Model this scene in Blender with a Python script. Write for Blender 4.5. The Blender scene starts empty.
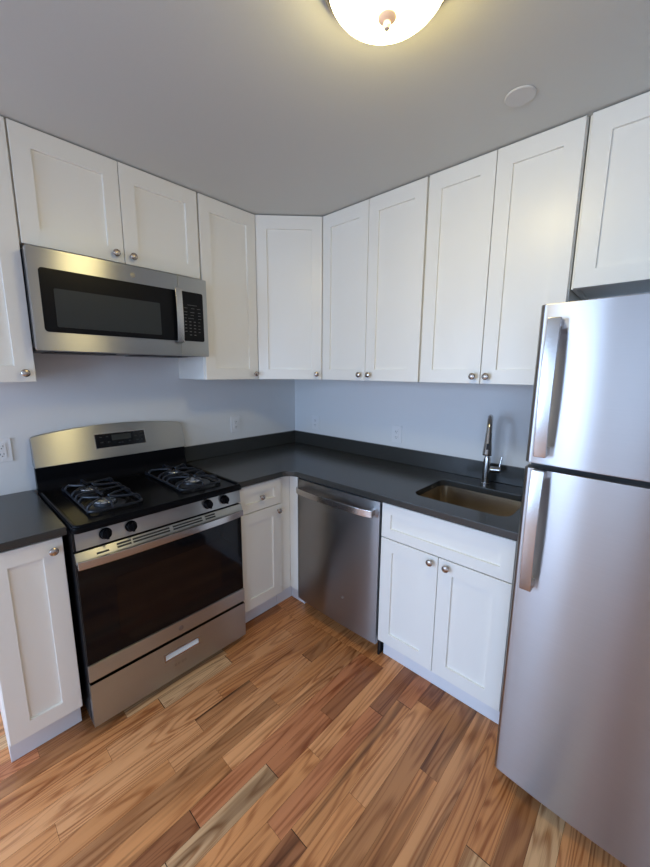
import bpy, bmesh, math, random
from mathutils import Vector, Matrix
from mathutils.geometry import tessellate_polygon

scene = bpy.context.scene
C = scene.collection
PI = math.pi

# ------------------------------------------------------------------ camera
cam_d = bpy.data.cameras.new('camera')
cam_d.sensor_fit = 'VERTICAL'
cam_d.sensor_height = 24.0
cam_d.lens = 362.05 / 867.0 * 24.0
cam_d.clip_start = 0.02
cam = bpy.data.objects.new('camera', cam_d)
C.objects.link(cam)
yaw, pitch, roll = 0.8273, -0.1690, 0.0073
fw = Vector((-math.cos(yaw)*math.cos(pitch), math.sin(yaw)*math.cos(pitch), math.sin(pitch)))
rt = fw.cross(Vector((0, 0, 1))).normalized()
up = rt.cross(fw)
r2 = rt*math.cos(roll) + up*math.sin(roll)
u2 = -rt*math.sin(roll) + up*math.cos(roll)
m = Matrix((r2, u2, -fw)).transposed().to_4x4()
m.translation = Vector((2.2427, -2.0627, 1.5115))
cam.matrix_world = m
scene.camera = cam

# ------------------------------------------------------------------ world, lights, exposure
world = bpy.data.worlds.new('sky')
scene.world = world
world.use_nodes = True
bg = world.node_tree.nodes['Background']
bg.inputs['Color'].default_value = (0.55, 0.72, 1.0, 1)
bg.inputs['Strength'].default_value = 1.0

ROOM_X, ROOM_Y, CEIL = 4.0, -4.6, 2.440
WIN = [(0.45, 1.15, 0.45, 2.15), (1.35, 2.10, 0.45, 2.15), (2.85, 3.75, 0.45, 2.15)]                      # window openings in the wall behind the camera (x0, x1, z0, z1)
WIN_POWER = [40.0, 9.0, 32.0]                               # the second one is set dimmer, for a fainter band in the refrigerator doors
TILT = 28                                              # sky light falls through the windows from above
WIN_SIDE = (-4.25, -3.05, 0.45, 2.15)                  # opening in the left wall, behind the camera (y0, y1, z0, z1)
for (a, b, c, d), power in zip(WIN, WIN_POWER):
    ld = bpy.data.lights.new('daylight', 'AREA')
    ld.shape = 'RECTANGLE'; ld.size = b-a; ld.size_y = d-c
    ld.energy = power; ld.color = (0.455, 0.655, 1.0)
    lo = bpy.data.objects.new('daylight', ld); C.objects.link(lo)
    lo.location = ((a+b)/2, ROOM_Y-0.10, (c+d)/2)
    lo.rotation_euler = (PI/2-math.radians(TILT), 0, 0); ld.spread = math.radians(150)
    lo['kind'] = 'helper'
ld = bpy.data.lights.new('side_daylight', 'AREA')
ld.shape = 'RECTANGLE'; ld.size = WIN_SIDE[1]-WIN_SIDE[0]; ld.size_y = WIN_SIDE[3]-WIN_SIDE[2]
ld.energy = 80.0; ld.color = (0.455, 0.655, 1.0)
lo = bpy.data.objects.new('side_daylight', ld); C.objects.link(lo)
lo.location = (-0.10, (WIN_SIDE[0]+WIN_SIDE[1])/2, (WIN_SIDE[2]+WIN_SIDE[3])/2)
lo.rotation_euler = (PI/2-math.radians(TILT), 0, -PI/2); ld.spread = math.radians(160)
LAMP_EMIT = 29.0

scene.view_settings.view_transform = 'Standard'
scene.view_settings.look = 'None'
scene.view_settings.gamma = 1.0
scene.view_settings.use_curve_mapping = False
scene.view_settings.exposure = 0.08
scene.cycles.max_bounces = 10
scene.cycles.diffuse_bounces = 6
scene.cycles.glossy_bounces = 6
scene.cycles.caustics_reflective = False
scene.cycles.use_denoising = True
scene.cycles.sample_clamp_indirect = 6.0

# ------------------------------------------------------------------ materials
def newmat(name):
    mt = bpy.data.materials.new(name); mt.use_nodes = True
    nt = mt.node_tree
    return mt, nt, nt.nodes['Principled BSDF']

def N(nt, kind, **kw):
    n = nt.nodes.new(kind)
    for k, v in kw.items(): setattr(n, k, v)
    return n

def coords(nt, scale=(1, 1, 1), rot=(0, 0, 0)):
    tc = N(nt, 'ShaderNodeTexCoord'); mp = N(nt, 'ShaderNodeMapping')
    mp.inputs['Scale'].default_value = scale; mp.inputs['Rotation'].default_value = rot
    nt.links.new(tc.outputs['Object'], mp.inputs['Vector'])
    return mp.outputs['Vector']

def simple(name, col, rough=0.5, metal=0.0, bump=None, spec=0.5, coat=0.0, var=None):
    mt, nt, p = newmat(name)
    p.inputs['Base Color'].default_value = (*col, 1)
    p.inputs['Roughness'].default_value = rough
    p.inputs['Metallic'].default_value = metal
    p.inputs['Specular IOR Level'].default_value = spec
    p.inputs['Coat Weight'].default_value = coat
    if bump or var:
        v = coords(nt)
        no = N(nt, 'ShaderNodeTexNoise')
        no.inputs['Scale'].default_value = (bump or var)[0]; no.inputs['Detail'].default_value = 4
        nt.links.new(v, no.inputs['Vector'])
        if bump:
            bp = N(nt, 'ShaderNodeBump'); bp.inputs['Strength'].default_value = bump[1]; bp.inputs['Distance'].default_value = 0.002
            nt.links.new(no.outputs['Fac'], bp.inputs['Height']); nt.links.new(bp.outputs['Normal'], p.inputs['Normal'])
        if var:
            mx = N(nt, 'ShaderNodeMix', data_type='RGBA')
            mx.inputs['A'].default_value = (*[c*(1-var[1]) for c in col], 1)
            mx.inputs['B'].default_value = (*[min(1, c*(1+var[1])) for c in col], 1)
            nt.links.new(no.outputs['Fac'], mx.inputs['Factor']); nt.links.new(mx.outputs['Result'], p.inputs['Base Color'])
    return mt

def brushed(name, col, rough, aniso, tangent=(0, 0, 1), scale=(2, 2, 420), amt=0.02):
    """brushed stainless: fine horizontal scratches, so reflections smear vertically"""
    mt, nt, p = newmat(name)
    p.inputs['Metallic'].default_value = 1.0
    p.inputs['Anisotropic'].default_value = aniso
    if aniso > 0:
        cx = N(nt, 'ShaderNodeCombineXYZ')
        for i in range(3): cx.inputs[i].default_value = tangent[i]
        nt.links.new(cx.outputs[0], p.inputs['Tangent'])
    v = coords(nt, scale)
    no = N(nt, 'ShaderNodeTexNoise'); no.inputs['Scale'].default_value = 1.0; no.inputs['Detail'].default_value = 2
    nt.links.new(v, no.inputs['Vector'])
    mr = N(nt, 'ShaderNodeMapRange')
    mr.inputs['To Min'].default_value = rough-amt; mr.inputs['To Max'].default_value = rough+amt
    nt.links.new(no.outputs['Fac'], mr.inputs['Value']); nt.links.new(mr.outputs['Result'], p.inputs['Roughness'])
    mx = N(nt, 'ShaderNodeMix', data_type='RGBA')
    mx.inputs['A'].default_value = (*[c*0.97 for c in col], 1); mx.inputs['B'].default_value = (*[min(1, c*1.03) for c in col], 1)
    nt.links.new(no.outputs['Fac'], mx.inputs['Factor']); nt.links.new(mx.outputs['Result'], p.inputs['Base Color'])
    return mt

M = {}
M['paint'] = simple('cabinet_white_paint', (0.82, 0.795, 0.725), 0.34, bump=(60, 0.04))
M['toe'] = simple('toe_board_white_paint', (0.74, 0.74, 0.74), 0.5)
M['wall'] = simple('wall_paint', (0.72, 0.72, 0.71), 0.75, bump=(220, 0.12), var=(3, 0.015))
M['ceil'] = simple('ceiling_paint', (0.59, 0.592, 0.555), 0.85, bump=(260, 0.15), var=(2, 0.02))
M['trim'] = simple('trim_paint', (0.8, 0.8, 0.79), 0.4)
M['steel'] = brushed('brushed_stainless', (0.455, 0.455, 0.44), 0.30, 0.95)
M['steel_fridge'] = brushed('brushed_stainless_fridge', (0.42, 0.40, 0.385), 0.30, 0.95)
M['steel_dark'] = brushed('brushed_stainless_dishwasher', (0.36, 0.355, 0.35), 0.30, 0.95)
M['steel_bar'] = brushed('brushed_handle_steel', (0.52, 0.50, 0.48), 0.22, 0.6)
M['sink'] = brushed('sink_steel', (0.62, 0.54, 0.43), 0.22, 0.0, scale=(400, 5, 5))
M['nickel'] = simple('satin_nickel', (0.47, 0.41, 0.36), 0.27, 1.0)
M['chrome'] = simple('faucet_steel', (0.5, 0.48, 0.46), 0.2, 1.0)
M['quartz'] = simple('charcoal_quartz', (0.036, 0.036, 0.033), 0.24, var=(350, 0.25))
M['black'] = simple('black_enamel', (0.005, 0.005, 0.006), 0.2, spec=0.05)
M['blackglass'] = simple('black_glass', (0.004, 0.004, 0.005), 0.07, spec=0.25)
M['ovenwin'] = simple('oven_window_glass', (0.010, 0.006, 0.005), 0.08, spec=0.25)  # oven window, with the floor's reddish reflection tinted into the glass colour
M['mesh'] = simple('microwave_window_screen', (0.032, 0.036, 0.036), 0.35, spec=0.2)
M['mwglass'] = simple('microwave_black_glass', (0.004, 0.004, 0.005), 0.32, spec=0.15)
M['blackmatte'] = simple('black_plastic', (0.008, 0.008, 0.009), 0.42, spec=0.3)
M['iron'] = simple('grate_enamel_iron', (0.014, 0.016, 0.022), 0.30, spec=0.35)
M['cap'] = simple('burner_cap_painted_reflection', (0.45, 0.48, 0.53), 0.25, 0.9)  # window reflections on the dark caps, put into a pale bluish metal colour
M['grey'] = simple('grey_side_paint', (0.14, 0.14, 0.145), 0.5)
M['mark'] = simple('printed_grey_marking', (0.10, 0.10, 0.10), 0.5)
M['lightmark'] = simple('embossed_marking', (0.30, 0.29, 0.28), 0.35, 0.9)
M['plate'] = simple('outlet_white_plastic', (0.76, 0.755, 0.75), 0.35)
M['slot'] = simple('dark_slot', (0.02, 0.02, 0.02), 0.6)
M['gap'] = simple('rubber_seal', (0.02, 0.02, 0.021), 0.7)
M['capwhite'] = simple('cover_plate_white', (0.60, 0.59, 0.565), 0.7)

def glassbowl():
    mt, nt, p = newmat('frosted_lamp_glass')
    p.inputs['Base Color'].default_value = (0.9, 0.87, 0.8, 1)
    p.inputs['Roughness'].default_value = 0.3
    p.inputs['Emission Color'].default_value = (1.0, 0.825, 0.37, 1)
    p.inputs['Emission Strength'].default_value = LAMP_EMIT
    return mt
M['bowl'] = glassbowl()

def floor_mat():
    mt, nt, p = newmat('red_oak_strip_floor')
    at = N(nt, 'ShaderNodeAttribute', attribute_name='tone')      # wood colour of each board
    of = N(nt, 'ShaderNodeAttribute', attribute_name='offs')      # where in the tree each board was cut
    tc = N(nt, 'ShaderNodeTexCoord')
    add = N(nt, 'ShaderNodeVectorMath', operation='ADD')
    nt.links.new(tc.outputs['Object'], add.inputs[0]); nt.links.new(of.outputs['Color'], add.inputs[1])
    def mapped(sc):
        mp = N(nt, 'ShaderNodeMapping'); mp.inputs['Scale'].default_value = sc
        nt.links.new(add.outputs[0], mp.inputs['Vector']); return mp.outputs['Vector']
    def noise(v, detail=2.0, dist=0.0, rough=0.5):
        n = N(nt, 'ShaderNodeTexNoise'); n.inputs['Scale'].default_value = 1.0
        n.inputs['Detail'].default_value = detail; n.inputs['Distortion'].default_value = dist; n.inputs['Roughness'].default_value = rough
        nt.links.new(v, n.inputs['Vector']); return n.outputs['Fac']
    def math_(op, a, b=None, clamp=False):
        n = N(nt, 'ShaderNodeMath', operation=op); n.use_clamp = clamp
        for i, s in enumerate((a, b)):
            if s is None: continue
            if isinstance(s, (int, float)): n.inputs[i].default_value = s
            else: nt.links.new(s, n.inputs[i])
        return n.outputs[0]
    big = noise(mapped((11, 0.85, 1)), 1.5, 0.25)
    rings = math_('SINE', math_('MULTIPLY', big, 100.0))
    rings = math_('POWER', math_('ADD', math_('MULTIPLY', rings, 0.5), 0.5), 2.0)
    pores = noise(mapped((380, 6, 1)), 3.0)
    pores = math_('MULTIPLY', math_('SUBTRACT', pores, 0.5, ), 2.2)
    streak = noise(mapped((34, 0.9, 1)), 3.0, 0.2)
    blot = noise(mapped((6, 1.2, 1)), 2.0)
    # grain -> darkening factor
    g = math_('ADD', math_('MULTIPLY', rings, 0.62), math_('MULTIPLY', pores, 0.40))
    g = math_('ADD', g, math_('MULTIPLY', math_('SUBTRACT', streak, 0.5), 1.9), )
    g = math_('MULTIPLY', g, 1.1, True)
    mx = N(nt, 'ShaderNodeMix', data_type='RGBA', blend_type='MULTIPLY')
    nt.links.new(g, mx.inputs['Factor'])
    nt.links.new(at.outputs['Color'], mx.inputs['A'])
    mx.inputs['B'].default_value = (0.50, 0.36, 0.27, 1)
    mx2 = N(nt, 'ShaderNodeMix', data_type='RGBA', blend_type='MULTIPLY')
    f2 = math_('MULTIPLY', math_('SUBTRACT', blot, 0.52), 2.2, True)
    nt.links.new(f2, mx2.inputs['Factor']); nt.links.new(mx.outputs['Result'], mx2.inputs['A'])
    mx2.inputs['B'].default_value = (0.62, 0.56, 0.50, 1)
    # mineral streaks, only on boards that carry them (alpha of the board colour)
    st = noise(mapped((22, 1.3, 1)), 2.0, 0.3)
    f3 = math_('MULTIPLY', math_('MULTIPLY', math_('SUBTRACT', st, 0.50), 9.0, True), at.outputs['Alpha'])
    mx3 = N(nt, 'ShaderNodeMix', data_type='RGBA', blend_type='MULTIPLY')
    nt.links.new(f3, mx3.inputs['Factor']); nt.links.new(mx2.outputs['Result'], mx3.inputs['A'])
    mx3.inputs['B'].default_value = (0.22, 0.17, 0.14, 1)
    nt.links.new(mx3.outputs['Result'], p.inputs['Base Color'])
    p.inputs['Roughness'].default_value = 0.36
    bp = N(nt, 'ShaderNodeBump'); bp.inputs['Strength'].default_value = 0.10; bp.inputs['Distance'].default_value = 0.001
    nt.links.new(g, bp.inputs['Height']); nt.links.new(bp.outputs['Normal'], p.inputs['Normal'])
    return mt
M['floor'] = floor_mat()

# ------------------------------------------------------------------ mesh helpers
def finish(bm, angle=32):
    bmesh.ops.recalc_face_normals(bm, faces=bm.faces[:])
    for f in bm.faces: f.smooth = True
    lim = math.radians(angle)
    for e in bm.edges:
        if len(e.link_faces) == 2:
            try:
                if e.calc_face_angle() > lim: e.smooth = False
            except ValueError: pass

def obj(name, bm, mat, parent=None, angle=32, label=None):
    finish(bm, angle)
    me = bpy.data.meshes.new(name); bm.to_mesh(me); bm.free()
    me.materials.append(mat)
    o = bpy.data.objects.new(name, me); C.objects.link(o)
    wn = o.modifiers.new('normals', 'WEIGHTED_NORMAL'); wn.keep_sharp = True; wn.weight = 80
    if parent: o.parent = parent
    if label: o['label'] = label
    return o

def thing(name, label, cat, loc=(0, 0, 0), rotz=0.0, group=None):
    o = bpy.data.objects.new(name, None); C.objects.link(o)
    o.empty_display_size = 0.05
    o.location = loc; o.rotation_euler = (0, 0, rotz)
    o['label'] = label; o['category'] = cat
    if group: o['group'] = group
    return o

def tag(o, label, cat, group=None):
    o['label'] = label; o['category'] = cat
    if group: o['group'] = group
    return o

def struct(name, bm, mat, parent=None):
    o = obj(name, bm, mat, parent)
    if not parent: o['kind'] = 'structure'
    return o

def merge(bm, tmp, mat4=None):
    if mat4 is not None: bmesh.ops.transform(tmp, matrix=mat4, verts=tmp.verts[:])
    me = bpy.data.meshes.new('tmp'); tmp.to_mesh(me); tmp.free()
    bm.from_mesh(me); bpy.data.meshes.remove(me)
    return bm

def box(x0, x1, y0, y1, z0, z1, bev=0.0, seg=2, bm=None, mat4=None):
    t = bmesh.new()
    bmesh.ops.create_cube(t, size=1.0)
    bmesh.ops.scale(t, vec=(abs(x1-x0), abs(y1-y0), abs(z1-z0)), verts=t.verts[:])
    bmesh.ops.translate(t, vec=((x0+x1)/2, (y0+y1)/2, (z0+z1)/2), verts=t.verts[:])
    if bev > 0:
        bmesh.ops.bevel(t, geom=t.edges[:], offset=bev, segments=seg, profile=0.5, affect='EDGES')
    if bm is None: bm = bmesh.new()
    return merge(bm, t, mat4)

def prism(pts, h0, h1, axis='z', bev=0.0, bm=None, holes=None):
    """extrude a 2D outline. axis z: (x,y); axis y: (x,z); axis x: (y,z)"""
    def P(p, h):
        if axis == 'z': return (p[0], p[1], h)
        if axis == 'y': return (p[0], h, p[1])
        return (h, p[0], p[1])
    t = bmesh.new()
    loops = [pts] + (holes or [])
    flat = [p for l in loops for p in l]
    lo = [t.verts.new(P(p, h0)) for p in flat]; hi = [t.verts.new(P(p, h1)) for p in flat]
    if holes:
        for tri in tessellate_polygon([[Vector((p[0], p[1], 0)) for p in l] for l in loops]):
            t.faces.new([lo[i] for i in tri]); t.faces.new([hi[i] for i in reversed(tri)])
    else:
        t.faces.new(lo); t.faces.new(list(reversed(hi)))
    k = 0
    for l in loops:
        n = len(l)
        for i in range(n):
            a, b = k+i, k+(i+1) % n
            t.faces.new([lo[a], hi[a], hi[b], lo[b]])
        k += n
    bmesh.ops.recalc_face_normals(t, faces=t.faces[:])
    if bev > 0:
        es = [e for e in t.edges if len(e.link_faces) == 2 and e.calc_face_angle() > 0.7]
        bmesh.ops.bevel(t, geom=es, offset=bev, segments=2, profile=0.5, affect='EDGES')
    if bm is None: bm = bmesh.new()
    return merge(bm, t)

def rrect(x0, x1, z0, z1, r, n=6):
    pts = []
    for cx, cz, a0 in ((x1-r, z1-r, 0), (x0+r, z1-r, 90), (x0+r, z0+r, 180), (x1-r, z0+r, 270)):
        for i in range(n+1):
            a = math.radians(a0 + 90*i/n)
            pts.append((cx+r*math.cos(a), cz+r*math.sin(a)))
    return pts

def lathe(prof, seg=32, mat4=None, bm=None, cap=True):
    """profile of (radius, height) around z"""
    t = bmesh.new(); rings = []
    for r, h in prof:
        if r < 1e-6: rings.append([t.verts.new((0, 0, h))])
        else: rings.append([t.verts.new((r*math.cos(2*PI*i/seg), r*math.sin(2*PI*i/seg), h)) for i in range(seg)])
    for a, b in zip(rings, rings[1:]):
        for i in range(seg):
            j = (i+1) % seg
            if len(a) == 1 and len(b) == 1: continue
            if len(a) == 1: t.faces.new([a[0], b[i], b[j]])
            elif len(b) == 1: t.faces.new([a[i], b[0], a[j]])
            else: t.faces.new([a[i], b[i], b[j], a[j]])
    if cap:
        for rg in (rings[0], rings[-1]):
            if len(rg) > 1: t.faces.new(rg)
    if bm is None: bm = bmesh.new()
    return merge(bm, t, mat4)

def tube(path, r, seg=12, bm=None, closed=False, radii=None, flat=1.0):
    pts = [Vector(p) for p in path]; n = len(pts)
    t = bmesh.new(); rings = []
    prev = None
    for i, p in enumerate(pts):
        if closed: d = (pts[(i+1) % n]-pts[i-1]).normalized()
        elif i == 0: d = (pts[1]-p).normalized()
        elif i == n-1: d = (p-pts[-2]).normalized()
        else: d = ((pts[i+1]-p).normalized()+(p-pts[i-1]).normalized()).normalized()
        if prev is None:
            ref = Vector((0, 0, 1)) if abs(d.z) < 0.9 else Vector((1, 0, 0))
            a = d.cross(ref).normalized()
        else: a = (prev - d*prev.dot(d)).normalized()
        prev = a; b = d.cross(a)
        rr = radii[i] if radii else r
        rings.append([t.verts.new(p + a*(rr*math.cos(2*PI*k/seg)) + b*(rr*flat*math.sin(2*PI*k/seg))) for k in range(seg)])
    prs = list(zip(rings, rings[1:])) + ([(rings[-1], rings[0])] if closed else [])
    for A, B in prs:
        for k in range(seg):
            j = (k+1) % seg
            t.faces.new([A[k], B[k], B[j], A[j]])
    if not closed:
        t.faces.new(rings[0]); t.faces.new(list(reversed(rings[-1])))
    if bm is None: bm = bmesh.new()
    return merge(bm, t)

def arc(cx, cy, r, a0, a1, n=8):
    return [(cx+r*math.cos(math.radians(a0+(a1-a0)*i/n)), cy+r*math.sin(math.radians(a0+(a1-a0)*i/n))) for i in range(n+1)]

ROT_FRONT = Matrix.Rotation(PI/2, 4, 'X')             # turns +z into -y (out of a front)

# ------------------------------------------------------------------ the setting
PW = 0.0746                                            # board width
def build_floor():
    bm = bmesh.new()
    tone = bm.loops.layers.float_color.new('tone'); offs = bm.loops.layers.float_color.new('offs')
    rnd = random.Random(11)
    TAN, LIGHT, RED, BROWN, PALE, DK = (0.64, 0.265, 0.092), (0.71, 0.32, 0.125), (0.56, 0.205, 0.080), (0.35, 0.130, 0.050), (0.70, 0.41, 0.20), (0.46, 0.195, 0.072)
    # boards read off the photograph: strip number -> list of (y far end, y near end, colour, mineral streak)
    fixed = {
        -7: [(-0.70, -1.155, TAN, 0), (-1.157, -1.51, PALE, 0.15), (-1.512, -2.5, TAN, 0.2)],
        -6: [(-0.80, -1.75, LIGHT, 0), (-1.75, -2.4, TAN, 0.1)],
        -5: [(-0.66, -1.30, TAN, 0.2), (-1.30, -2.3, LIGHT, 0)],
        -4: [(-0.65, -1.16, TAN, 0.3), (-1.16, -1.445, DK, 1.0), (-1.4455, -1.95, LIGHT, 0), (-1.95, -2.8, TAN, 0)],
        -3: [(-0.65, -0.865, DK, 0.4), (-0.867, -1.60, LIGHT, 0.1), (-1.60, -2.5, TAN, 0.2)],
        -2: [(-0.65, -1.15, TAN, 0.2), (-1.15, -2.0, DK, 0.3)],
        -1: [(-0.64, -1.45, LIGHT, 0.4), (-1.45, -2.1, TAN, 0.5)],
        0: [(-0.64, -1.622, RED, 0.05), (-1.624, -1.95, BROWN, 0.2), (-1.95, -2.9, TAN, 0)],
        1: [(-0.64, -1.035, BROWN, 0), (-1.035, -1.345, RED, 0.2), (-1.347, -1.74, PALE, 0.55), (-1.742, -2.6, PALE, 0.3)],
        2: [(-0.55, -1.19, LIGHT, 0), (-1.19, -2.0, TAN, 0)],
        3: [(-0.55, -0.866, BROWN, 0.1), (-0.868, -1.46, RED, 0.1), (-1.46, -2.4, TAN, 0)],
        4: [(-0.55, -0.752, RED, 0.2), (-0.754, -1.415, TAN, 0.75), (-1.417, -1.9, BROWN, 0.6)],
        5: [(-0.55, -0.69, BROWN, 0.3), (-0.69, -1.20, LIGHT, 0), (-1.2, -2.0, TAN, 0.2)],
        6: [(-0.55, -1.5, DK, 0.1), (-1.5, -2.6, DK, 0)],
        7: [(-0.55, -0.95, DK, 0.6), (-0.95, -2.1, TAN, 0.6)],
        8: [(-0.55, -1.4, LIGHT, 0.5), (-1.4, -2.2, TAN, 0.1)],
        9: [(-0.55, -1.3, TAN, 0.0), (-1.3, -2.2, LIGHT, 0)],
        10: [(-0.55, -1.057, TAN, 0), (-1.059, -1.9, PALE, 0)],
        11: [(-0.55, -1.35, DK, 0.1), (-1.35, -2.2, TAN, 0.1)],
    }
    i0 = int((0 - 1.209)/PW) - 1; i1 = int((ROOM_X-1.209)/PW) + 1
    def quad(x0, x1, y0, y1, col, streak):
        vs = [bm.verts.new(q) for q in ((x0, y0, 0), (x0, y1, 0), (x1, y1, 0), (x1, y0, 0))]
        f = bm.faces.new(vs)
        j = rnd.uniform(0.93, 1.07); o = (rnd.uniform(0, 50), rnd.uniform(0, 50), rnd.uniform(0, 50), 1)
        for l in f.loops:
            l[tone] = (col[0]*j, col[1]*j, col[2]*j, streak); l[offs] = o
    g = 0.00035
    for i in range(i0, i1+1):
        x0 = max(0, 1.209+PW*i); x1 = min(ROOM_X, 1.209+PW*(i+1))
        if x1 - x0 < 0.003: continue
        segs = list(fixed.get(i, []))
        ystart = segs[-1][1] if segs else 0.0
        if segs: segs.insert(0, (0.0, segs[0][0], TAN, 0))
        y = ystart
        while y > ROOM_Y:
            L = rnd.uniform(0.35, 1.1) if segs or y < 0 else rnd.uniform(0.1, 0.9)
            segs.append((y, max(ROOM_Y, y-L), rnd.choice([TAN, TAN, LIGHT, LIGHT, RED, DK, PALE]), rnd.choice([0, 0, 0.1, 0.5])))
            y -= L
        for (a, b, c, s) in segs: quad(x0+g, x1-g, a-g, b+g, c, s)
    finish(bm)
    me = bpy.data.meshes.new('floor'); bm.to_mesh(me); bm.free(); me.materials.append(M['floor'])
    o = bpy.data.objects.new('floor', me); C.objects.link(o); o['kind'] = 'structure'
    s = struct('floor_gaps', box(-0.1, ROOM_X+0.1, ROOM_Y-0.1, 0.1, -0.06, -0.0015), simple('floor_gap_dark', (0.05, 0.025, 0.012), 0.8), o)
build_floor()
T = 0.12
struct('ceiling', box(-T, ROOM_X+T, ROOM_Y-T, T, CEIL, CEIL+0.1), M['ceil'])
def side_wall():
    a, b, c, d = WIN_SIDE
    bm = box(-T, 0, b, T, -0.05, CEIL)
    box(-T, 0, ROOM_Y-T, a, -0.05, CEIL, bm=bm); box(-T, 0, a, b, -0.05, c, bm=bm); box(-T, 0, a, b, d, CEIL, bm=bm)
    struct('wall_left', bm, M['wall'])
    bm = prism(rrect(a-0.07, b+0.07, c-0.07, d+0.07, 0.001, 1), 0.001, 0.02, 'x', holes=[rrect(a+0.001, b-0.001, c+0.001, d-0.001, 0.001, 1)])
    o = struct('window_4', bm, M['trim'])
    struct('sash', box(-0.055, -0.02, a+0.002, b-0.002, (c+d)/2-0.02, (c+d)/2+0.02), M['trim'], o)
side_wall()
struct('wall_back', box(0, ROOM_X+T, 0, T, -0.05, CEIL), M['wall'])
struct('wall_right', box(ROOM_X, ROOM_X+T, ROOM_Y-T, 0, -0.05, CEIL), M['wall'])
def front_wall():
    bm = bmesh.new()
    xs = 0.0
    for (a, b, c, d) in WIN:
        box(xs, a, ROOM_Y-T, ROOM_Y, -0.05, CEIL, bm=bm)
        box(a, b, ROOM_Y-T, ROOM_Y, -0.05, c, bm=bm); box(a, b, ROOM_Y-T, ROOM_Y, d, CEIL, bm=bm)
        xs = b
    box(xs, ROOM_X, ROOM_Y-T, ROOM_Y, -0.05, CEIL, bm=bm)
    struct('wall_front', bm, M['wall'])
    for k, (a, b, c, d) in enumerate(WIN):
        bm = prism(rrect(a-0.07, b+0.07, c-0.07, d+0.07, 0.001, 1), ROOM_Y+0.001, ROOM_Y+0.02, 'y', holes=[rrect(a+0.001, b-0.001, c+0.001, d-0.001, 0.001, 1)])
        o = struct('window_%d' % (k+1), bm, M['trim'])
        struct('sash', box(a+0.002, b-0.002, ROOM_Y-0.055, ROOM_Y-0.02, (c+d)/2-0.02, (c+d)/2+0.02), M['trim'], o)
front_wall()
struct('baseboard_left', box(0.001, 0.015, ROOM_Y+0.001, -2.03, 0.001, 0.09, 0.003), M['trim'])
struct('baseboard_right', box(ROOM_X-0.015, ROOM_X-0.001, ROOM_Y+0.001, -0.016, 0.001, 0.09, 0.003), M['trim'])
struct('baseboard_back', box(2.76, ROOM_X-0.016, -0.015, -0.001, 0.001, 0.09, 0.003), M['trim'])

# ------------------------------------------------------------------ cabinets
DT = 0.020                                            # door thickness
def shaker(x0, x1, z0, z1, y, st=0.064, rec=0.010, back=0.001, top=None):
    """door slab with a recessed centre panel; y = carcass face, the door stands in front of it (towards -y)"""
    bm = bmesh.new()
    yb, yf = y-back, y-DT
    tp = top or st
    def ring(a0, a1, b0, b1, yy): return [bm.verts.new(p) for p in ((a0, yy, b0), (a1, yy, b0), (a1, yy, b1), (a0, yy, b1))]
    e = 0.0015
    A = ring(x0, x1, z0, z1, yb); B = ring(x0, x1, z0, z1, yf+e); B2 = ring(x0+e, x1-e, z0+e, z1-e, yf)
    Cc = ring(x0+st, x1-st, z0+st, z1-tp, yf); D = ring(x0+st+0.0012, x1-st-0.0012, z0+st+0.0012, z1-tp-0.0012, yf+rec)
    bm.faces.new(A); bm.faces.new(D)
    for P, Q in ((A, B), (B, B2), (B2, Cc), (Cc, D)):
        for i in range(4):
            j = (i+1) % 4
            bm.faces.new([P[i], P[j], Q[j], Q[i]])
    return bm

KNOB = [(0.0, 0.0), (0.0065, 0.0), (0.0060, 0.006), (0.0055, 0.011), (0.009, 0.0145), (0.0145, 0.018), (0.0158, 0.0215), (0.0150, 0.0250), (0.0120, 0.0275), (0.0115, 0.0268), (0.006, 0.0285), (0.0, 0.0290)]
def knob(x, z, y, parent):
    bm = lathe(KNOB, 24, Matrix.Translation((x, y-DT-0.0004, z)) @ ROT_FRONT, cap=False)
    return obj('knob', bm, M['nickel'], parent, label='satin nickel round knob')

def carcass(x0, x1, y0, y1, z0, z1, parent, under=True, name='body'):
    """cabinet box with a thin face frame lip and a recessed underside"""
    t = 0.016
    bm = bmesh.new()
    box(x0, x0+t, y0, y1, z0, z1, 0.0008, 1, bm=bm)
    box(x1-t, x1, y0, y1, z0, z1, 0.0008, 1, bm=bm)
    box(x0+t, x1-t, y0, y1, z1-t, z1, bm=bm)
    box(x0+t, x1-t, y0, y1, z0+(0.012 if under else 0), z0+t+(0.012 if under else 0), bm=bm)
    box(x0+t, x1-t, y1-0.006, y1, z0+t, z1-t, bm=bm)
    box(x0+t, x1-t, y0, y0+0.019, z0, z0+0.035, bm=bm); box(x0+t, x1-t, y0, y0+0.019, z1-0.035, z1-t, bm=bm)
    box(x0+t, x1-t, y0+0.002, y0+0.012, z0+0.035, z1-0.035, bm=bm)
    return obj(name, bm, M['paint'], parent)

ZB, ZT = 1.4615, CEIL-0.006
UD = 0.312                                            # wall cabinet box depth
L_ROT = PI/2

def wall_cab(label, start, width, doors, zb=ZB, left_wall=False, kn=(), gap=0.003, gl=0.0045, gr=0.0045):
    loc = (0, -start, zb) if left_wall else (start, 0, zb)
    t = thing('wall_cabinet', label, 'cabinet', loc, L_ROT if left_wall else 0)
    h = CEIL - 0.002 - zb
    carcass(0.001, width-0.001, -UD, -0.002, 0.0, h, t)
    dz1 = ZT - zb
    n = doors; w = (width - gl - gr - gap*(n-1))/n
    for i in range(n):
        a = gl + i*(w+gap)
        d = obj('door', shaker(a, a+w, 0.0, dz1, -UD, top=0.075), M['paint'], t, label=None)
        for (k, dx, dz) in kn:
            if k == i: knob(dx, dz, -UD, d)
    return t

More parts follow.
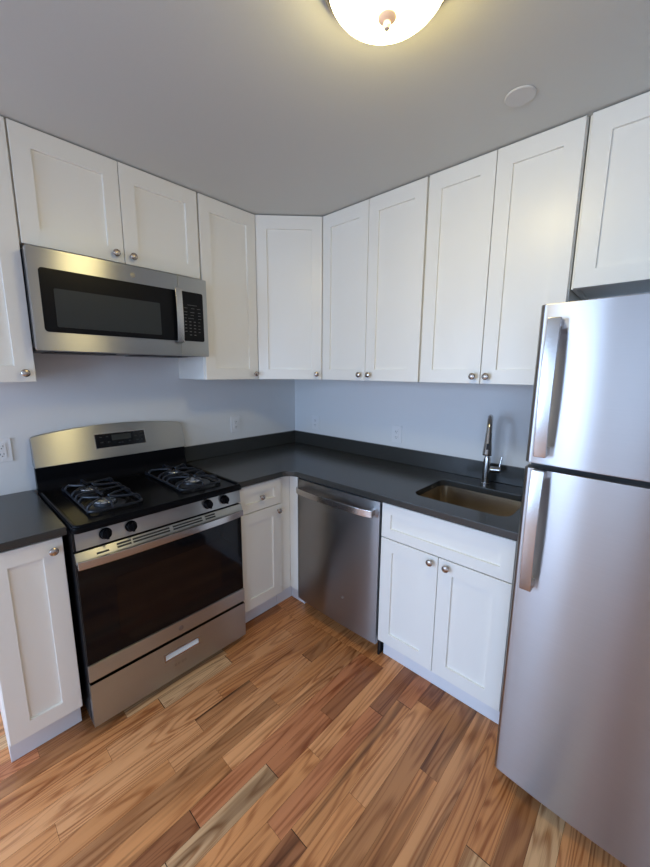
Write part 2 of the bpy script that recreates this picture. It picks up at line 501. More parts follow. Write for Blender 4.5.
KZ = 0.034
wall_cab('narrow white wall cabinet at the far left, partly cut off, left of the microwave', 2.030, 0.2735, 1, left_wall=True, kn=[(0, 0.2735-0.036, KZ+0.002)], gr=0.0005)
wall_cab('short white two-door wall cabinet directly above the microwave', 1.756, 0.7655, 2, zb=2.002, left_wall=True, kn=[(0, 0.3435, 0.036), (1, 0.4175, 0.036)], gl=0.006)
wall_cab('tall single-door white wall cabinet between the microwave and the angled corner cabinet', 0.989, 0.374, 1, left_wall=True, kn=[(0, 0.340, KZ)])
wall_cab('tall white two-door wall cabinet right of the angled corner cabinet', 0.617, 0.692, 2, kn=[(0, 0.312, KZ), (1, 0.380, KZ)])
wall_cab('tall white two-door wall cabinet above the sink, beside the refrigerator', 1.311, 0.622, 2, kn=[(0, 0.281, KZ), (1, 0.341, KZ)])
wall_cab('short white wall cabinet with large doors above the refrigerator', 1.936, 0.80, 2, zb=1.835, gl=0.010)

def corner_cab():
    t = thing('corner_wall_cabinet', 'white corner wall cabinet with one door set at an angle', 'cabinet', (0, 0, ZB))
    s, d = 0.6135, UD
    pts = [(0.002, -0.002), (0.002, -s), (d, -s), (s, -d), (s, -0.002)]
    h = CEIL-0.002-ZB
    bm = prism(pts, 0.012, h, 'z', 0.0006)
    e = 0.016
    # lip round the underside
    a = Vector((d, -s)); b = Vector((s, -d)); u = (b-a).normalized(); n = Vector((u.y, -u.x))
    prism([tuple(a), tuple(b), tuple(b-n*e), tuple(a-n*e)], 0.0, 0.012, 'z', bm=bm)
    obj('body', bm, M['paint'], t)
    mid = (a+b)/2; w = (b-a).length
    mt = Matrix.Translation((mid.x, mid.y, 0)) @ Matrix.Rotation(PI/4, 4, 'Z')
    bm = shaker(-w/2+0.012, w/2-0.012, 0.0, ZT-ZB, 0.0, top=0.075); bmesh.ops.transform(bm, matrix=mt, verts=bm.verts[:])
    dr = obj('door', bm, M['paint'], t)
    k = lathe(KNOB, 24, mt @ Matrix.Translation((w/2-0.045, -DT-0.0004, KZ)) @ ROT_FRONT, cap=False)
    obj('knob', k, M['nickel'], dr, label='satin nickel round knob')
corner_cab()

FB = 0.600                                            # base carcass face
TK = 0.545                                            # toe board face
ZBB, ZBT = 0.123, 0.880
def base_cab(name, label, start, width, left_wall, side_to_floor=(False, False)):
    loc = (0, -start, 0) if left_wall else (start, 0, 0)
    t = thing(name, label, 'cabinet', loc, L_ROT if left_wall else 0)
    bm = bmesh.new(); e = 0.016
    x0, x1 = 0.001, width-0.001
    ZC = 0.8885
    box(x0, x0+e, -FB, -0.003, ZBB-0.008, ZC, 0.0008, 1, bm=bm); box(x1-e, x1, -FB, -0.003, ZBB-0.008, ZC, 0.0008, 1, bm=bm)
    box(x0+e, x1-e, -FB, -0.003, ZBB-0.008, ZBB+0.008, bm=bm)
    box(x0+e, x1-e, -0.012, -0.003, ZBB, ZC, bm=bm)
    box(x0+e, x1-e, -FB+0.003, -FB+0.018, ZBB, ZC, bm=bm) if name != 'sink_cabinet' else box(x0+e, x1-e, -FB+0.003, -FB+0.018, ZBB, ZC, bm=bm)
    box(x0, x0+e, -TK-0.001, -0.003, 0.001, ZBB-0.008, bm=bm); box(x1-e, x1, -TK-0.001, -0.003, 0.001, ZBB-0.008, bm=bm)
    obj('body', bm, M['paint'], t)
    obj('toe_board', box(x0, x1, -TK-0.012, -TK-0.001, 0.001, ZBB-0.009, 0.001, 1), M['toe'], t)
    return t

# left end cabinet, one full-height door
c = base_cab('base_cabinet', 'narrow white base cabinet with one tall door at the left of the range', 2.020, 0.238, True)
d = obj('door', shaker(0.003, 0.235, ZBB, ZBT, -FB), M['paint'], c)
knob(0.235-0.034, 0.838, -FB, d)
# drawer base between range and corner
c = base_cab('drawer_cabinet', 'small white base cabinet with a drawer over a door, right of the range', 0.998, 0.312, True)
d = obj('drawer', shaker(0.003, 0.309, 0.722, ZBT, -FB, st=0.050), M['paint'], c); knob(0.156, 0.799, -FB, d)
d = obj('door', shaker(0.003, 0.309, ZBB, 0.717, -FB), M['paint'], c); knob(0.309-0.028, 0.681, -FB, d)
fl = bmesh.new()
box(0.313, 0.313+0.081, -FB-0.001, -FB+0.015, 0.115, 0.8885, bm=fl)
obj('filler_strip', fl, M['paint'], c)
obj('corner_post', box(0.396, 0.412, -0.684, -0.600, 0.115, 0.8885, 0.0008, 1), M['paint'], c)
obj('corner_toe_board', box(0.313, 0.456, -TK-0.012, -TK-0.001, 0.001, 0.114, 0.001, 1), M['toe'], c)
obj('corner_toe_return', box(0.444, 0.456, -0.684, -TK-0.013, 0.001, 0.114, 0.001, 1), M['toe'], c)
# sink base
c = base_cab('sink_cabinet', 'white two-door base cabinet with a false drawer front under the sink', 1.300, 0.612, False)
obj('false_drawer', shaker(0.003, 0.609, 0.705, ZBT, -FB, st=0.050), M['paint'], c)
d = obj('door', shaker(0.003, 0.3045, ZBB, 0.700, -FB), M['paint'], c); knob(0.3045-0.031, 0.671, -FB, d)
d = obj('door', shaker(0.3075, 0.609, ZBB, 0.700, -FB), M['paint'], c); knob(0.3075+0.041, 0.671, -FB, d)

# ------------------------------------------------------------------ countertops, sink, faucet
CZ0, CZ1, CD = 0.890, 0.922, 0.640
SX0, SX1, SY0, SY1 = 1.400, 1.845, -0.512, -0.168
def countertops():
    t = thing('countertop', 'dark charcoal L-shaped stone countertop running from range to refrigerator', 'countertop', (0, 0, CZ0))
    R = 0.075
    outer = [(0.002, -0.002), (0.002, -0.997), (CD, -0.997)]
    outer += [(x, y) for x, y in arc(CD+R, -CD-R, R, 180, 90, 8)]
    outer += [(1.918, -CD), (1.918, -0.002)]
    hole = rrect(SX0, SX1, SY0, SY1, 0.055, 8)
    bm = prism(outer, 0, CZ1-CZ0, 'z', 0.0025, holes=[hole])
    obj('slab', bm, M['quartz'], t)
    bz = CZ1-CZ0+0.0005
    obj('backsplash', box(0.002, 0.021, -0.990, -0.0225, bz, 1.022-CZ0, 0.0015, 1), M['quartz'], t)
    obj('backsplash', box(0.002, 1.918, -0.0215, -0.002, bz, 1.022-CZ0, 0.0015, 1), M['quartz'], t)
    o = obj('countertop', box(0.002, CD, -2.028, -1.772, CZ0, CZ1, 0.0025, 2), M['quartz'])
    tag(o, 'short dark charcoal stone countertop left of the range', 'countertop')
countertops()

def sink():
    t = thing('sink', 'undermount stainless steel kitchen sink in the dark countertop', 'sink', ((SX0+SX1)/2, (SY0+SY1)/2, 0.68))
    w, dp = (SX1-SX0)/2+0.006, (SY1-SY0)/2+0.006
    bm = bmesh.new(); rings = []
    def ring(k, z, r):
        return [bm.verts.new((x, y, z)) for x, y in rrect(-w*1+k, w-k, -dp+k, dp-k, r, 8)]
    zt = CZ0-0.68-0.0012
    for k, z, r in ((-0.014, zt-0.002, 0.07), (-0.014, zt, 0.07), (0.0, zt, 0.045), (0.010, 0.045, 0.042), (0.017, 0.022, 0.05), (0.035, 0.010, 0.04), (0.12, 0.004, 0.02)):
        rings.append(ring(k, z, r))
    for a, b in zip(rings, rings[1:]):
        n = len(a)
        for i in range(n): bm.faces.new([a[i], a[(i+1) % n], b[(i+1) % n], b[i]])
    bm.faces.new(rings[-1])
    o = obj('basin', bm, M['sink'], t, 50)
    sm = o.modifiers.new('thick', 'SOLIDIFY'); sm.thickness = 0.0012; sm.offset = -1
    obj('drain', lathe([(0.0, 0.0065), (0.03, 0.0065), (0.034, 0.0085), (0.043, 0.0085), (0.045, 0.0050)], 28, cap=False), M['nickel'], t)
sink()

def faucet():
    t = thing('faucet', 'brushed steel pull-down gooseneck faucet behind the sink', 'faucet', (1.606, -0.088, CZ1+0.0006), math.radians(17))
    obj('body', lathe([(0.0, 0), (0.0235, 0), (0.0235, 0.005), (0.0195, 0.008), (0.0185, 0.100), (0.0175, 0.135), (0.0135, 0.150), (0.0, 0.152)], 28, cap=False), M['chrome'], t)
    r = 0.078; zc = 0.292
    path = [(0, 0, 0.148), (0, 0, 0.22)] + [(0, -r+r*math.cos(math.radians(a)), zc+r*math.sin(math.radians(a))) for a in range(0, 171, 10)]
    obj('spout', tube(path, 0.0125, 16), M['chrome'], t)
    end = Vector(path[-1]); dr = (end-Vector(path[-2])).normalized()
    p = [end+dr*s for s in (0.0005, 0.010, 0.045, 0.09, 0.113, 0.117)]
    h = obj('spray_head', tube(p, 0.015, 18, radii=[0.0135, 0.0150, 0.0165, 0.0205, 0.0215, 0.0190]), M['chrome'], t)
    q = end+dr*0.075
    obj('spray_button', box(-0.006, 0.006, q.y-0.0235, q.y-0.012, q.z-0.024, q.z+0.02, 0.002), M['blackmatte'], h)
    hz = 0.082
    hd = obj('handle', lathe([(0.0, 0.0), (0.0165, 0.0), (0.0165, 0.045), (0.0155, 0.051), (0.0, 0.052)], 24, Matrix.Translation((0.0165, 0, hz)) @ Matrix.Rotation(PI/2, 4, 'Y'), cap=False), M['chrome'], t)
    obj('lever', tube([(0.062, 0, hz+0.010), (0.064, 0.002, hz+0.035), (0.070, 0.006, hz+0.070)], 0.0045, 10), M['chrome'], hd)
faucet()

# ------------------------------------------------------------------ round emblem: ring with a looped script monogram
def emblem(x, z, y, r, parent, mat, name='emblem'):
    bm = bmesh.new()
    mt = Matrix.Translation((x, y, z)) @ ROT_FRONT
    lathe([(0.0, 0.0), (r, 0.0), (r, 0.0008), (r*0.86, 0.0012), (r*0.84, 0.0006), (0.0, 0.0006)], 32, mt, bm=bm, cap=False)
    def loop(pts):
        t = tube([(a*r, b*r, 0.0010) for a, b in pts], r*0.065, 6)
        merge(bm, t, mt)
    loop([(-0.05, 0.30), (-0.20, 0.48), (-0.45, 0.35), (-0.52, 0.0), (-0.35, -0.35), (-0.1, -0.35), (0.0, -0.05), (-0.2, 0.02), (-0.3, -0.08)])
    loop([(0.45, 0.40), (0.25, 0.50), (0.10, 0.25), (0.28, 0.08), (0.12, -0.02), (0.10, -0.35), (0.35, -0.42), (0.52, -0.15)])
    return obj(name, bm, mat, parent)

# ------------------------------------------------------------------ range
def kitchen_range():
    W = 0.760
    t = thing('gas_range', 'stainless steel and black freestanding gas range with four burners', 'range', (0, -1.766, 0), L_ROT)
    x0, x1 = 0.003, W-0.001
    # body: black sides, legs
    bm = box(x0, x1, -0.640, -0.030, 0.045, 0.895, 0.004)
    for a in (x0+0.03, x1-0.07):
        for b in (-0.60, -0.12): lathe([(0.0, 0.001), (0.018, 0.001), (0.018, 0.01), (0.010, 0.012), (0.010, 0.05)], 14, Matrix.Translation((a+0.02, b, 0)), bm=bm, cap=False)
    obj('body', bm, M['blackmatte'], t)
    # cooktop: tray with rounded raised rim
    bm = prism(rrect(x0-0.001, x1+0.0005, -0.690, -0.030, 0.022, 6), 0.897, 0.922, 'z', 0.006)
    ct = obj('cooktop', bm, M['black'], t)
    rim = bmesh.new()
    pr = [(x, y, 0.9225) for x, y in rrect(x0+0.010, x1-0.010, -0.680, -0.092, 0.024, 6)]
    tube(pr, 0.0075, 10, bm=rim, closed=True)
    obj('rim', rim, M['black'], ct)
    # burners
    LX, RX = 1.766-1.592, 1.766-1.172
    for bx, by, br in ((LX, -0.245, 0.036), (LX, -0.485, 0.042), (RX, -0.245, 0.032), (RX, -0.470, 0.046)):
        b = obj('burner', lathe([(0.0, 0.922), (br*1.9, 0.922), (br*1.75, 0.926), (br*1.15, 0.927), (br*1.1, 0.936), (0.0, 0.936)], 32, Matrix.Translation((bx, by, 0.0005)), cap=False), M['iron'], t)
        obj('burner_cap', lathe([(0.0, 0.937), (br*0.98, 0.937), (br, 0.940), (br*0.92, 0.944), (br*0.3, 0.9455), (0.0, 0.9455)], 32, Matrix.Translation((bx, by, 0.0)), cap=False), M['cap'], b)
    # grates
    for gx0, gx1, byb, byf in ((LX-0.085, LX+0.125, -0.245, -0.485), (RX-0.110, RX+0.105, -0.245, -0.470)):
        gz = 0.958; rr = 0.0052; bm = bmesh.new()
        gy0, gy1 = -0.585, -0.110
        gxc = (gx0+gx1)/2; gyc = (byb+byf)/2
        # base frame bars lie low, fingers rise from them and run inwards
        zb = 0.9335
        tube([(a, b, zb) for a, b in rrect(gx0, gx1, gy0, gy1, 0.03, 5)], rr, 8, bm=bm, closed=True)
        for by in (byb, byf):
            cxb = LX if gx0 < 0.3 else RX
            for sx, ex in ((gx0, cxb-0.018), (gx1, cxb+0.018)):
                for off in (-0.062, 0.062):
                    s = 1 if ex > sx else -1
                    tube([(sx, by+off, zb), (sx+s*0.004, by+off, gz-0.010), (sx+s*0.016, by+off, gz), (ex-s*0.030, by+off*0.55, gz), (ex, by+off*0.18, gz)], rr, 8, bm=bm)
            yo = gy1 if by == byb else gy0
            s = 1 if yo < by else -1
            tube([(cxb, yo, zb), (cxb, yo+s*0.004, gz-0.010), (cxb, yo+s*0.016, gz), (cxb, by-s*0.020, gz)], rr, 8, bm=bm)
        # middle cross bar with raised bridge
        tube([(gx0, gyc, zb), (gx0+0.006, gyc, gz-0.008), (gx0+0.02, gyc, gz), (gx1-0.02, gyc, gz), (gx1-0.006, gyc, gz-0.008), (gx1, gyc, zb)], rr, 8, bm=bm)
        tube([(cxb, byb-0.030, gz), (cxb, byf+0.030, gz)], rr, 8, bm=bm)
        for a in (gx0, gx1):
            for b in (gy0+0.03, gy1-0.03): tube([(a, b, zb), (a, b, 0.9235)], 0.006, 8, bm=bm)
        obj('grate', bm, M['iron'], t)
    # control panel, slightly tilted
    pn = obj('control_panel', prism([(-0.641, 0.822), (-0.664, 0.822), (-0.656, 0.893), (-0.641, 0.893)], x0+0.009, x1-0.001, 'x', 0.0015), M['steel'], t)
    obj('panel_end', box(x0, x0+0.008, -0.662, -0.641, 0.822, 0.895, 0.001), M['blackmatte'], t)
    for kx in (1.766-1.650, 1.766-1.553, 1.766-1.197, 1.766-1.105):
        mt = Matrix.Translation((kx, -0.6615, 0.861)) @ Matrix.Rotation(math.radians(-6), 4, 'X') @ ROT_FRONT
        k = obj('control_knob', lathe([(0.0, 0), (0.023, 0), (0.0235, 0.003), (0.020, 0.006), (0.0185, 0.020), (0.0165, 0.024), (0.0, 0.0245)], 28, mt, cap=False), M['black'], t)
        obj('knob_grip', box(-0.0048, 0.0048, -0.0185, 0.0185, 0.0245, 0.033, 0.002, mat4=mt), M['black'], k)
        bm = bmesh.new()
        for dx in (-0.014, 0.020): box(kx+dx-0.0035, kx+dx+0.0035, -0.6606, -0.6586, 0.8855, 0.8885, bm=bm)
    # door
    zt, zg, zl = 0.808, 0.322, 0.246
    dr = obj('oven_door', box(x0, x1, -0.660, -0.6415, zl, 0.812, 0.003), M['blackmatte'], t)
    obj('door_glass', box(x0+0.003, x1-0.003, -0.6665, -0.6605, zg+0.001, 0.770, 0.002), M['blackglass'], dr)
    obj('oven_window', prism(rrect(0.135, 0.625, 0.395, 0.660, 0.012, 4), -0.6675, -0.6667, 'y'), M['ovenwin'], dr, label='faint oven window in the black door glass')
    lp = obj('lower_panel', box(x0+0.001, x1-0.001, -0.672, -0.6605, zl+0.002, zg-0.0005, 0.002), M['steel'], dr)
    emblem(0.392, 0.283, -0.6722, 0.0125, dr, M['lightmark'])
    # vent trim with slots above the handle
    vt = obj('vent_trim', prism([(-0.6605, 0.7715), (-0.680, 0.7715), (-0.680, 0.786), (-0.664, 0.813), (-0.6605, 0.813)], x0+0.001, x1-0.001, 'x', 0.0008), M['steel'], dr)
    dz, dy = 0.027, 0.016
    for a, b in ((0.075, 0.120), (0.150, 0.205), (0.212, 0.370), (0.385, 0.530), (0.545, 0.600)):
        for q in (0.16, 0.55):
            if b < 0.13 and q > 0.3: continue
            bm = bmesh.new()
            ya, za = -0.680+dy*q, 0.786+dz*q; yb_, zb_ = -0.680+dy*(q+0.24), 0.786+dz*(q+0.24)
            prism([(ya-0.0005, za-0.0003), (yb_-0.0005, zb_-0.0003), (yb_+0.001, zb_+0.0005), (ya+0.001, za+0.0005)], a, b, 'x', bm=bm)
            obj('vent_slot', bm, M['slot'], vt)
    # handle: bowed flat bar with end returns
    n = 16; top = []; hb = bmesh.new()
    for i in range(n+1):
        a = i/n; x = x0+0.004+(x1-x0-0.008)*a
        bow = 0.030*(1-(2*a-1)**4*1.0) if 0 < a < 1 else 0.0
        top.append((x, -0.690-bow*0.50))
    outl = top + [(x, y+0.009) for x, y in reversed(top)]
    prism(outl, 0.752, 0.785, 'z', 0.002, bm=hb)
    for a, b in ((x0+0.004, x0+0.030), (x1-0.030, x1-0.004)): box(a, b, -0.684, -0.667, 0.753, 0.7705, 0.002, bm=hb)
    obj('handle', hb, M['steel_bar'], dr)
    # drawer with pull slot
    zd0, zd1 = 0.036, 0.234
    hole = rrect(1.766-1.460, 1.766-1.288, 0.150, 0.185, 0.002, 2)
    sd = obj('storage_drawer', prism(rrect(x0+0.001, x1-0.001, zd0, zd1, 0.0015, 1), -0.672, -0.646, 'y', holes=[hole]), M['steel'], t)
    obj('drawer_pull', prism([(-0.650, 0.1505), (-0.6725, 0.1505), (-0.6745, 0.158), (-0.6745, 0.160), (-0.656, 0.178), (-0.654, 0.1845), (-0.650, 0.1845)], 1.766-1.459, 1.766-1.289, 'x'), M['plate'], sd, label='pale recessed drawer pull')
    obj('pull_trim', prism(rrect(0.303, 0.481, 0.147, 0.188, 0.003, 3), -0.6745, -0.6722, 'y', holes=[rrect(0.309, 0.475, 0.153, 0.182, 0.002, 2)]), M['steel_bar'], sd)
    bm = bmesh.new()                                  # faint mark pressed in the drawer, under the pull
    for a in (0.350, 0.366, 0.384, 0.398): prism([(a, 0.098), (a+0.010, 0.098), (a+0.010, 0.110), (a, 0.110)], -0.6726, -0.6721, 'y', bm=bm, holes=[[(a+0.003, 0.101), (a+0.007, 0.101), (a+0.007, 0.107), (a+0.003, 0.107)]])
    obj('embossed_mark', bm, M['steel_dark'], sd)
    obj('drawer_side', box(x0+0.002, x0+0.004, -0.645, -0.58, zd0, zd1, 0.0), M['grey'], sd)
    # backguard
    bgx = [(x0-0.002+ (x1-x0+0.004)*i/24) for i in range(25)]
    def ztop(x):
        a = (x-(x0+x1)/2)/((x1-x0)/2+0.002)
        return 1.190 + 0.030*(1-a*a)
    bm = bmesh.new()
    outl = [(bgx[0], 1.040)] + [(bgx[-1], 1.040)]
    tp = [(x, ztop(x)) for x in bgx]
    r = 0.012
    tp[0] = (bgx[0], ztop(bgx[0])-r); tp[-1] = (bgx[-1], ztop(bgx[-1])-r)
    tp.insert(1, (bgx[0]+r*0.3, ztop(bgx[0])-r*0.3)); tp.insert(2, (bgx[0]+r, ztop(bgx[0])))
    tp.insert(-1, (bgx[-1]-r, ztop(bgx[-1]))); tp.insert(-1, (bgx[-1]-r*0.3, ztop(bgx[-1])-r*0.3))
    tp = sorted(set(tp), key=lambda q: q[0])
    outl += list(reversed(tp))
    prism(outl, -0.074, -0.016, 'y', 0.004, bm=bm)
    # lean the stainless face back towards its top
    for v in bm.verts:
        if v.co.y < -0.05: v.co.y += (v.co.z-1.04)*0.27
    bk = obj('backguard', bm, M['steel'], t, 40)
    obj('riser', prism([(-0.030, 0.9235), (-0.080, 0.9235), (-0.073, 0.945), (-0.060, 0.975), (-0.060, 1.039), (-0.030, 1.039)], x0, x1, 'x', 0.003), M['black'], t)
    lean = lambda z: -0.074+(z-1.04)*0.27
    a0, a1 = 1.766-1.494, 1.766-1.240
    def leanbox(xa, xb, za, zb, d0, d1, bm=None):
        if bm is None: bm = bmesh.new()
        tmp = prism([(lean(za)-d1, za), (lean(za)-d0, za), (lean(zb)-d0, zb), (lean(zb)-d1, zb)], xa, xb, 'x')
        return merge(bm, tmp)
    ds = obj('display', leanbox(a0, a1, 1.096, 1.169, 0.0003, 0.0023), M['blackglass'], bk)
    obj('display_trim', leanbox(a0-0.003, a1+0.003, 1.093, 1.172, 0.0001, 0.0012), M['steel_bar'], bk)
    bm = bmesh.new()
    for (a, z, w) in ((0.022, 1.150, .012), (0.052, 1.150, .012), (0.022, 1.122, .014), (0.058, 1.122, .012), (0.110, 1.112, .01), (0.125, 1.112, .01), (0.165, 1.116, .012), (0.196, 1.154, .014), (0.228, 1.154, .014), (0.196, 1.138, .014), (0.228, 1.138, .014), (0.205, 1.116, .016), (0.230, 1.116, .012)):
        leanbox(a0+a, a0+a+w, z, z+0.0045, 0.0024, 0.0027, bm=bm)
    leanbox(a0+0.080, a0+0.180, 1.130, 1.160, 0.0024, 0.0026, bm=bm)
    obj('key_legend', bm, simple('dim_panel_print', (0.03, 0.032, 0.03), 0.5, spec=0.2), ds)
kitchen_range()

# ------------------------------------------------------------------ microwave
def microwave():
    t = thing('microwave', 'stainless steel over-the-range microwave mounted above the gas range', 'microwave', (0, -1.755, 1.588), L_ROT)
    H = 0.394; W = 0.752
    bm = box(0.001, W-0.001, -0.370, -0.004, 0.012, H-0.002, 0.002)
    obj('body', bm, M['blackmatte'], t)
    # underside: filter recess and lamp cover
    bm = box(0.02, W-0.02, -0.360, -0.05, 0.0, 0.0115, 0.002)
    b = obj('bottom_plate', bm, M['grey'], t)
    for a in (0.06, 0.42): obj('grease_filter', box(a, a+0.26, -0.30, -0.12, -0.004, -0.0005, 0.001), M['blackmatte'], b)
    obj('front_vent', box(0.01, W-0.01, -0.372, -0.362, 0.002, 0.0115, 0.001), M['blackmatte'], t)
    yf = -0.402
    sx = 0.597                                        # seam between door and panel
    # door with its window opening
    def bowed(outline_x0, outline_x1, holes, name, mat):
        return obj(name, prism(rrect(outline_x0, outline_x1, 0.0, H, 0.004, 2), yf, -0.3715, 'y', 0.0018, holes=holes), mat, t)
    d = bowed(0.0, sx-0.0007, None, 'door', M['steel'])
    obj('window_surround', prism(rrect(0.033, 0.590, 0.074, 0.320, 0.014, 6), yf-0.0022, yf-0.0002, 'y', 0.0008), M['mwglass'], d)
    obj('door_window', prism(rrect(0.077, 0.500, 0.096, 0.246, 0.006, 4), yf-0.0032, yf-0.0024, 'y'), M['mesh'], d)
    emblem(0.385, 0.353, yf-0.0003, 0.0115, d, M['lightmark'])
    h = bmesh.new()
    hp = []
    for i in range(13):
        a = i/12; z = 0.066+0.262*a
        hp.append((yf-0.024-0.006*(1-(2*a-1)**2), z))
    outl = hp + [(y+0.009, z) for y, z in reversed(hp)]
    prism(outl, 0.570, 0.604, 'x', 0.002, bm=h)
    for z in (0.070, 0.300): box(0.577, 0.597, yf-0.0165, yf-0.0024, z, z+0.022, 0.002, bm=h)
    obj('handle', h, M['steel_bar'], d)
    p = bowed(sx+0.0007, W, None, 'control_panel', M['steel'])
    kp = obj('keypad', prism(rrect(0.6095, 0.728, 0.076, 0.322, 0.010, 6), yf-0.0022, yf-0.0002, 'y', 0.0008), M['mwglass'], p)
    bm = bmesh.new()
    def bar(xa, z, w, h=0.0032): box(xa, xa+w, yf-0.0027, yf-0.0023, z, z+h, bm=bm)
    bar(0.640, 0.256, 0.052, 0.002)
    for x, w in ((0.622, .018), (0.660, .018), (0.692, .020)): bar(x, 0.240, w, .0022)
    for x, w in ((0.622, .016), (0.655, .022), (0.697, .014)): bar(x, 0.220, w, .0028)
    for x, w in ((0.622, .016), (0.655, .018), (0.697, .014)): bar(x, 0.206, w, .0022)
    for x, w in ((0.622, .012), (0.642, .030), (0.697, .016)): bar(x, 0.190, w, .0022)
    for r_ in range(5):
        for c_ in range(4):
            if r_ == 4 and c_ in (0, 3): continue
            bar(0.622+0.0245*c_, 0.172-0.0165*r_, 0.011, 0.0042 if c_ < 3 else 0.0025)
    obj('key_legend', bm, M['mark'], kp)
microwave()

# ------------------------------------------------------------------ dishwasher
def dishwasher():
    t = thing('dishwasher', 'stainless steel built-in dishwasher between the corner and the sink cabinet', 'dishwasher', (0.690, 0, 0))
    W = 0.603
    obj('tub', box(0.004, W-0.004, -0.598, -0.03, 0.09, 0.880, 0.003), M['gap'], t)
    obj('kick_plate', box(0.004, W-0.004, -0.500, -0.485, 0.001, 0.085, 0.001), M['blackmatte'], t)
    obj('side_skirt', box(W-0.012, W-0.002, -0.585, -0.501, 0.001, 0.085, 0.001), M['blackmatte'], t)
    # door: bowed across its width
    n = 20; pts = []
    for i in range(n+1):
        a = i/n; pts.append((0.003+(W-0.006)*a, -0.622-0.006*(1-(2*a-1)**2)))
    pts = [(0.003, -0.600)] + [(0.0035, -0.6205)] + pts[1:-1] + [(W-0.0035, -0.6205), (W-0.003, -0.600)]
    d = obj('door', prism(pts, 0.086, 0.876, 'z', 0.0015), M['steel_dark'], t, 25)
    obj('control_strip', box(0.006, W-0.006, -0.618, -0.601, 0.8765, 0.884, 0.001), M['blackmatte'], d)
    hp = []
    for i in range(21):
        a = i/20; x = 0.038+(W-0.062)*a
        hp.append((x, -0.664-0.020*(1-(2*a-1)**4)))
    bm = prism([(x, y) for x, y in hp] + [(x, y+0.010) for x, y in reversed(hp)], 0.801, 0.837, 'z', 0.002)
    for a in (0.042, W-0.048): box(a, a+0.020, -0.657, -0.6215, 0.805, 0.833, 0.002, bm=bm)
    obj('handle', bm, M['steel_bar'], d, 25)
    emblem(0.375, 0.260, -0.6279, 0.010, d, M['lightmark'])
dishwasher()

# ------------------------------------------------------------------ refrigerator
def fridge():
    t = thing('refrigerator', 'tall stainless steel top-freezer refrigerator at the right', 'refrigerator', (1.950, 0, 0))
    W = 0.760
    obj('body', box(0.004, W-0.004, -0.735, -0.03, 0.03, 1.700, 0.004), M['grey'], t)
    obj('foot_grille', box(0.03, W-0.03, -0.700, -0.690, 0.004, 0.075, 0.002) if False else box(0.02, W-0.02, -0.752, -0.7365, 0.012, 0.056, 0.002), M['blackmatte'], t)
    def section(sag=0.022, r=0.014):
        n = 36; pts = []
        for i in range(n+1):
            a = i/n
            x = W*a
            e = min(x, W-x)
            y = -0.800 - sag*(1-(2*a-1)**2)
            if e < r: y += r - math.sqrt(max(0.0, r*r-(r-e)**2))
            pts.append((x, y))
        extra = []
        for e in (0.0012, 0.004, 0.008, 0.014):
            extra.append(e); 
        xs = sorted(set([p[0] for p in pts] + extra + [W-e for e in extra]))
        out = []
        for x in xs:
            e = min(x, W-x); a = x/W
            y = -0.800 - sag*(1-(2*a-1)**2)
            if e < r: y += r - math.sqrt(max(0.0, r*r-(r-e)**2))
            out.append((x, y))
        return [(0.0, -0.742)] + out + [(W, -0.742)]
    sec = section()
    gasket = [(0.012, W-0.012, -0.7415, -0.7355)]
    fz = obj('freezer_door', prism(sec, 1.2330, 1.712, 'z', 0.003), M['steel_fridge'], t, 25)
    fd = obj('fridge_door', prism(sec, 0.062, 1.2165, 'z', 0.003), M['steel_fridge'], t, 25)
    for z0, z1, p in ((1.255, 1.695, fz), (0.085, 1.203, fd)):
        obj('gasket', box(0.012, W-0.012, -0.7415, -0.7355, z0, z1), M['gap'], p)
    obj('hinge_cover', box(W-0.10, W-0.01, -0.80, -0.70, 1.7105, 1.725, 0.003), M['blackmatte'], t)
    def yb(x):
        a = x/W; return -0.800-0.022*(1-(2*a-1)**2)
    def handle(z0, z1, parent, ends):
        hx0, hx1 = 0.032, 0.066
        n = 16; pts = []
        for i in range(n+1):
            a = i/n; z = z0+(z1-z0)*a
            pts.append((-0.848-0.014*(1-(2*a-1)**2), z))
        bm = prism(pts + [(y+0.012, z) for y, z in reversed(pts)], hx0, hx1, 'x', 0.003)
        for z in ends: box(hx0+0.004, hx1-0.004, -0.842, yb(0.05)-0.0006, z-0.014, z+0.014, 0.002, bm=bm)
        obj('handle', bm, M['steel_bar'], parent, 25)
        for z in ends: obj('handle_foot', box(hx0-0.001, hx1+0.001, -0.8455, yb(0.05)-0.0002, z-0.012, z+0.012, 0.002), M['chrome'], parent)
    handle(1.262, 1.668, fz, (1.278, 1.652))
    handle(0.826, 1.222, fd, (0.842, 1.206))
fridge()

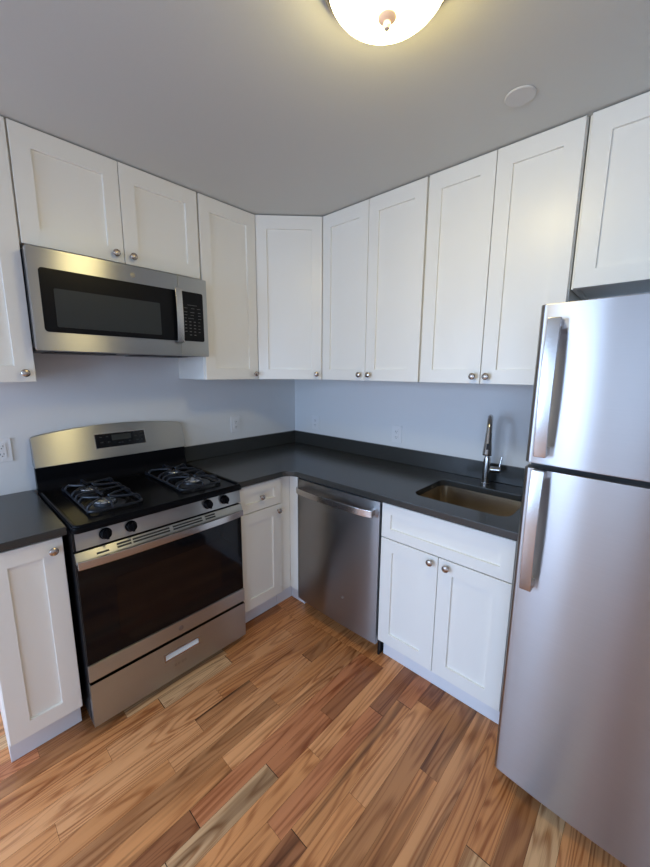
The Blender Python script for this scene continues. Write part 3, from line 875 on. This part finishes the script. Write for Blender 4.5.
# ------------------------------------------------------------------ outlets
def outlet():
    t = thing('electrical_outlet', 'white wall outlet at the far left edge, left of the range', 'outlet', (0.0006, -1.868, 1.137), L_ROT)
    pl = obj('cover_plate', prism(rrect(-0.037, 0.037, -0.0565, 0.0565, 0.004, 4), -0.0055, 0.0, 'y', 0.0015), M['plate'], t)
    ins = obj('receptacle', prism(rrect(-0.0165, 0.0165, -0.034, 0.034, 0.004, 4), -0.0085, -0.0056, 'y', 0.0008), M['plate'], t)
    for s in (-0.0185, 0.0185):
        for a, b, h in ((-0.0075, -0.0055, 0.004), (0.0050, 0.0070, 0.003)):
            obj('slot', box(a, b, -0.0092, -0.0086, s-h, s+0.005), M['slot'], ins)
        obj('ground_hole', lathe([(0, 0), (0.0024, 0), (0.0024, 0.0006), (0, 0.0006)], 12, Matrix.Translation((0, -0.0086, s-0.0095)) @ ROT_FRONT, cap=False), M['slot'], ins)
        obj('screw', lathe([(0, 0), (0.003, 0), (0.0025, 0.001), (0, 0.0012)], 12, Matrix.Translation((0, -0.0056, s*2.6)) @ ROT_FRONT, cap=False), M['plate'], pl)
    return t
def dup(root, loc, rotz, label):
    r = root.copy(); C.objects.link(r); r.location = loc; r.rotation_euler = (0, 0, rotz); r['label'] = label
    for ch in list(root.children):
        c_ = ch.copy(); C.objects.link(c_); c_.parent = r
        for g in list(ch.children):
            d_ = g.copy(); C.objects.link(d_); d_.parent = c_
    return r
o1 = outlet(); o1['group'] = 'wall outlets above the counters'
dup(o1, (0.0006, -0.588, 1.132), L_ROT, 'white wall outlet just right of the range backguard')
dup(o1, (0.247, -0.0006, 1.112), 0, 'white wall outlet nearest the room corner, on the sink wall')
dup(o1, (0.994, -0.0006, 1.108), 0, 'white wall outlet on the sink wall, between corner outlet and faucet')

# ------------------------------------------------------------------ ceiling fixtures
def lamp():
    t = thing('ceiling_light', 'flush-mount ceiling light with glowing frosted bowl and nickel finial', 'ceiling light', (1.666, -1.230, CEIL-0.0005))
    obj('pan', lathe([(0.0, 0.0), (0.163, 0.0), (0.165, -0.006), (0.160, -0.022), (0.150, -0.031), (0.142, -0.031), (0.0, -0.026)], 48, cap=False), M['nickel'], t)
    prof = []
    for i in range(15):
        a = math.radians(90*i/14)
        prof.append((0.142*math.cos(a), -0.033-0.070*math.sin(a)))
    prof[-1] = (0.0, prof[-1][1])
    obj('glass_bowl', lathe(prof, 48, cap=False), M['bowl'], t, 60)
    obj('finial', lathe([(0.0, -0.1035), (0.021, -0.1035), (0.022, -0.108), (0.016, -0.113), (0.008, -0.116), (0.0085, -0.120), (0.009, -0.124), (0.006, -0.130), (0.0, -0.132)], 24, cap=False), simple('finial_painted_glow', (0.9, 0.68, 0.5), 0.5), t)  # nickel finial; the bowl's glow is put into its peach colour
lamp()
cp = obj('ceiling_cover_plate', lathe([(0.0, -0.001), (0.048, -0.001), (0.048, -0.004), (0.045, -0.006), (0.0, -0.0065)], 36, Matrix.Translation((1.773, -0.586, CEIL)), cap=False), M['capwhite'])
tag(cp, 'round white blank cover plate on the ceiling near the cabinets', 'cover plate')
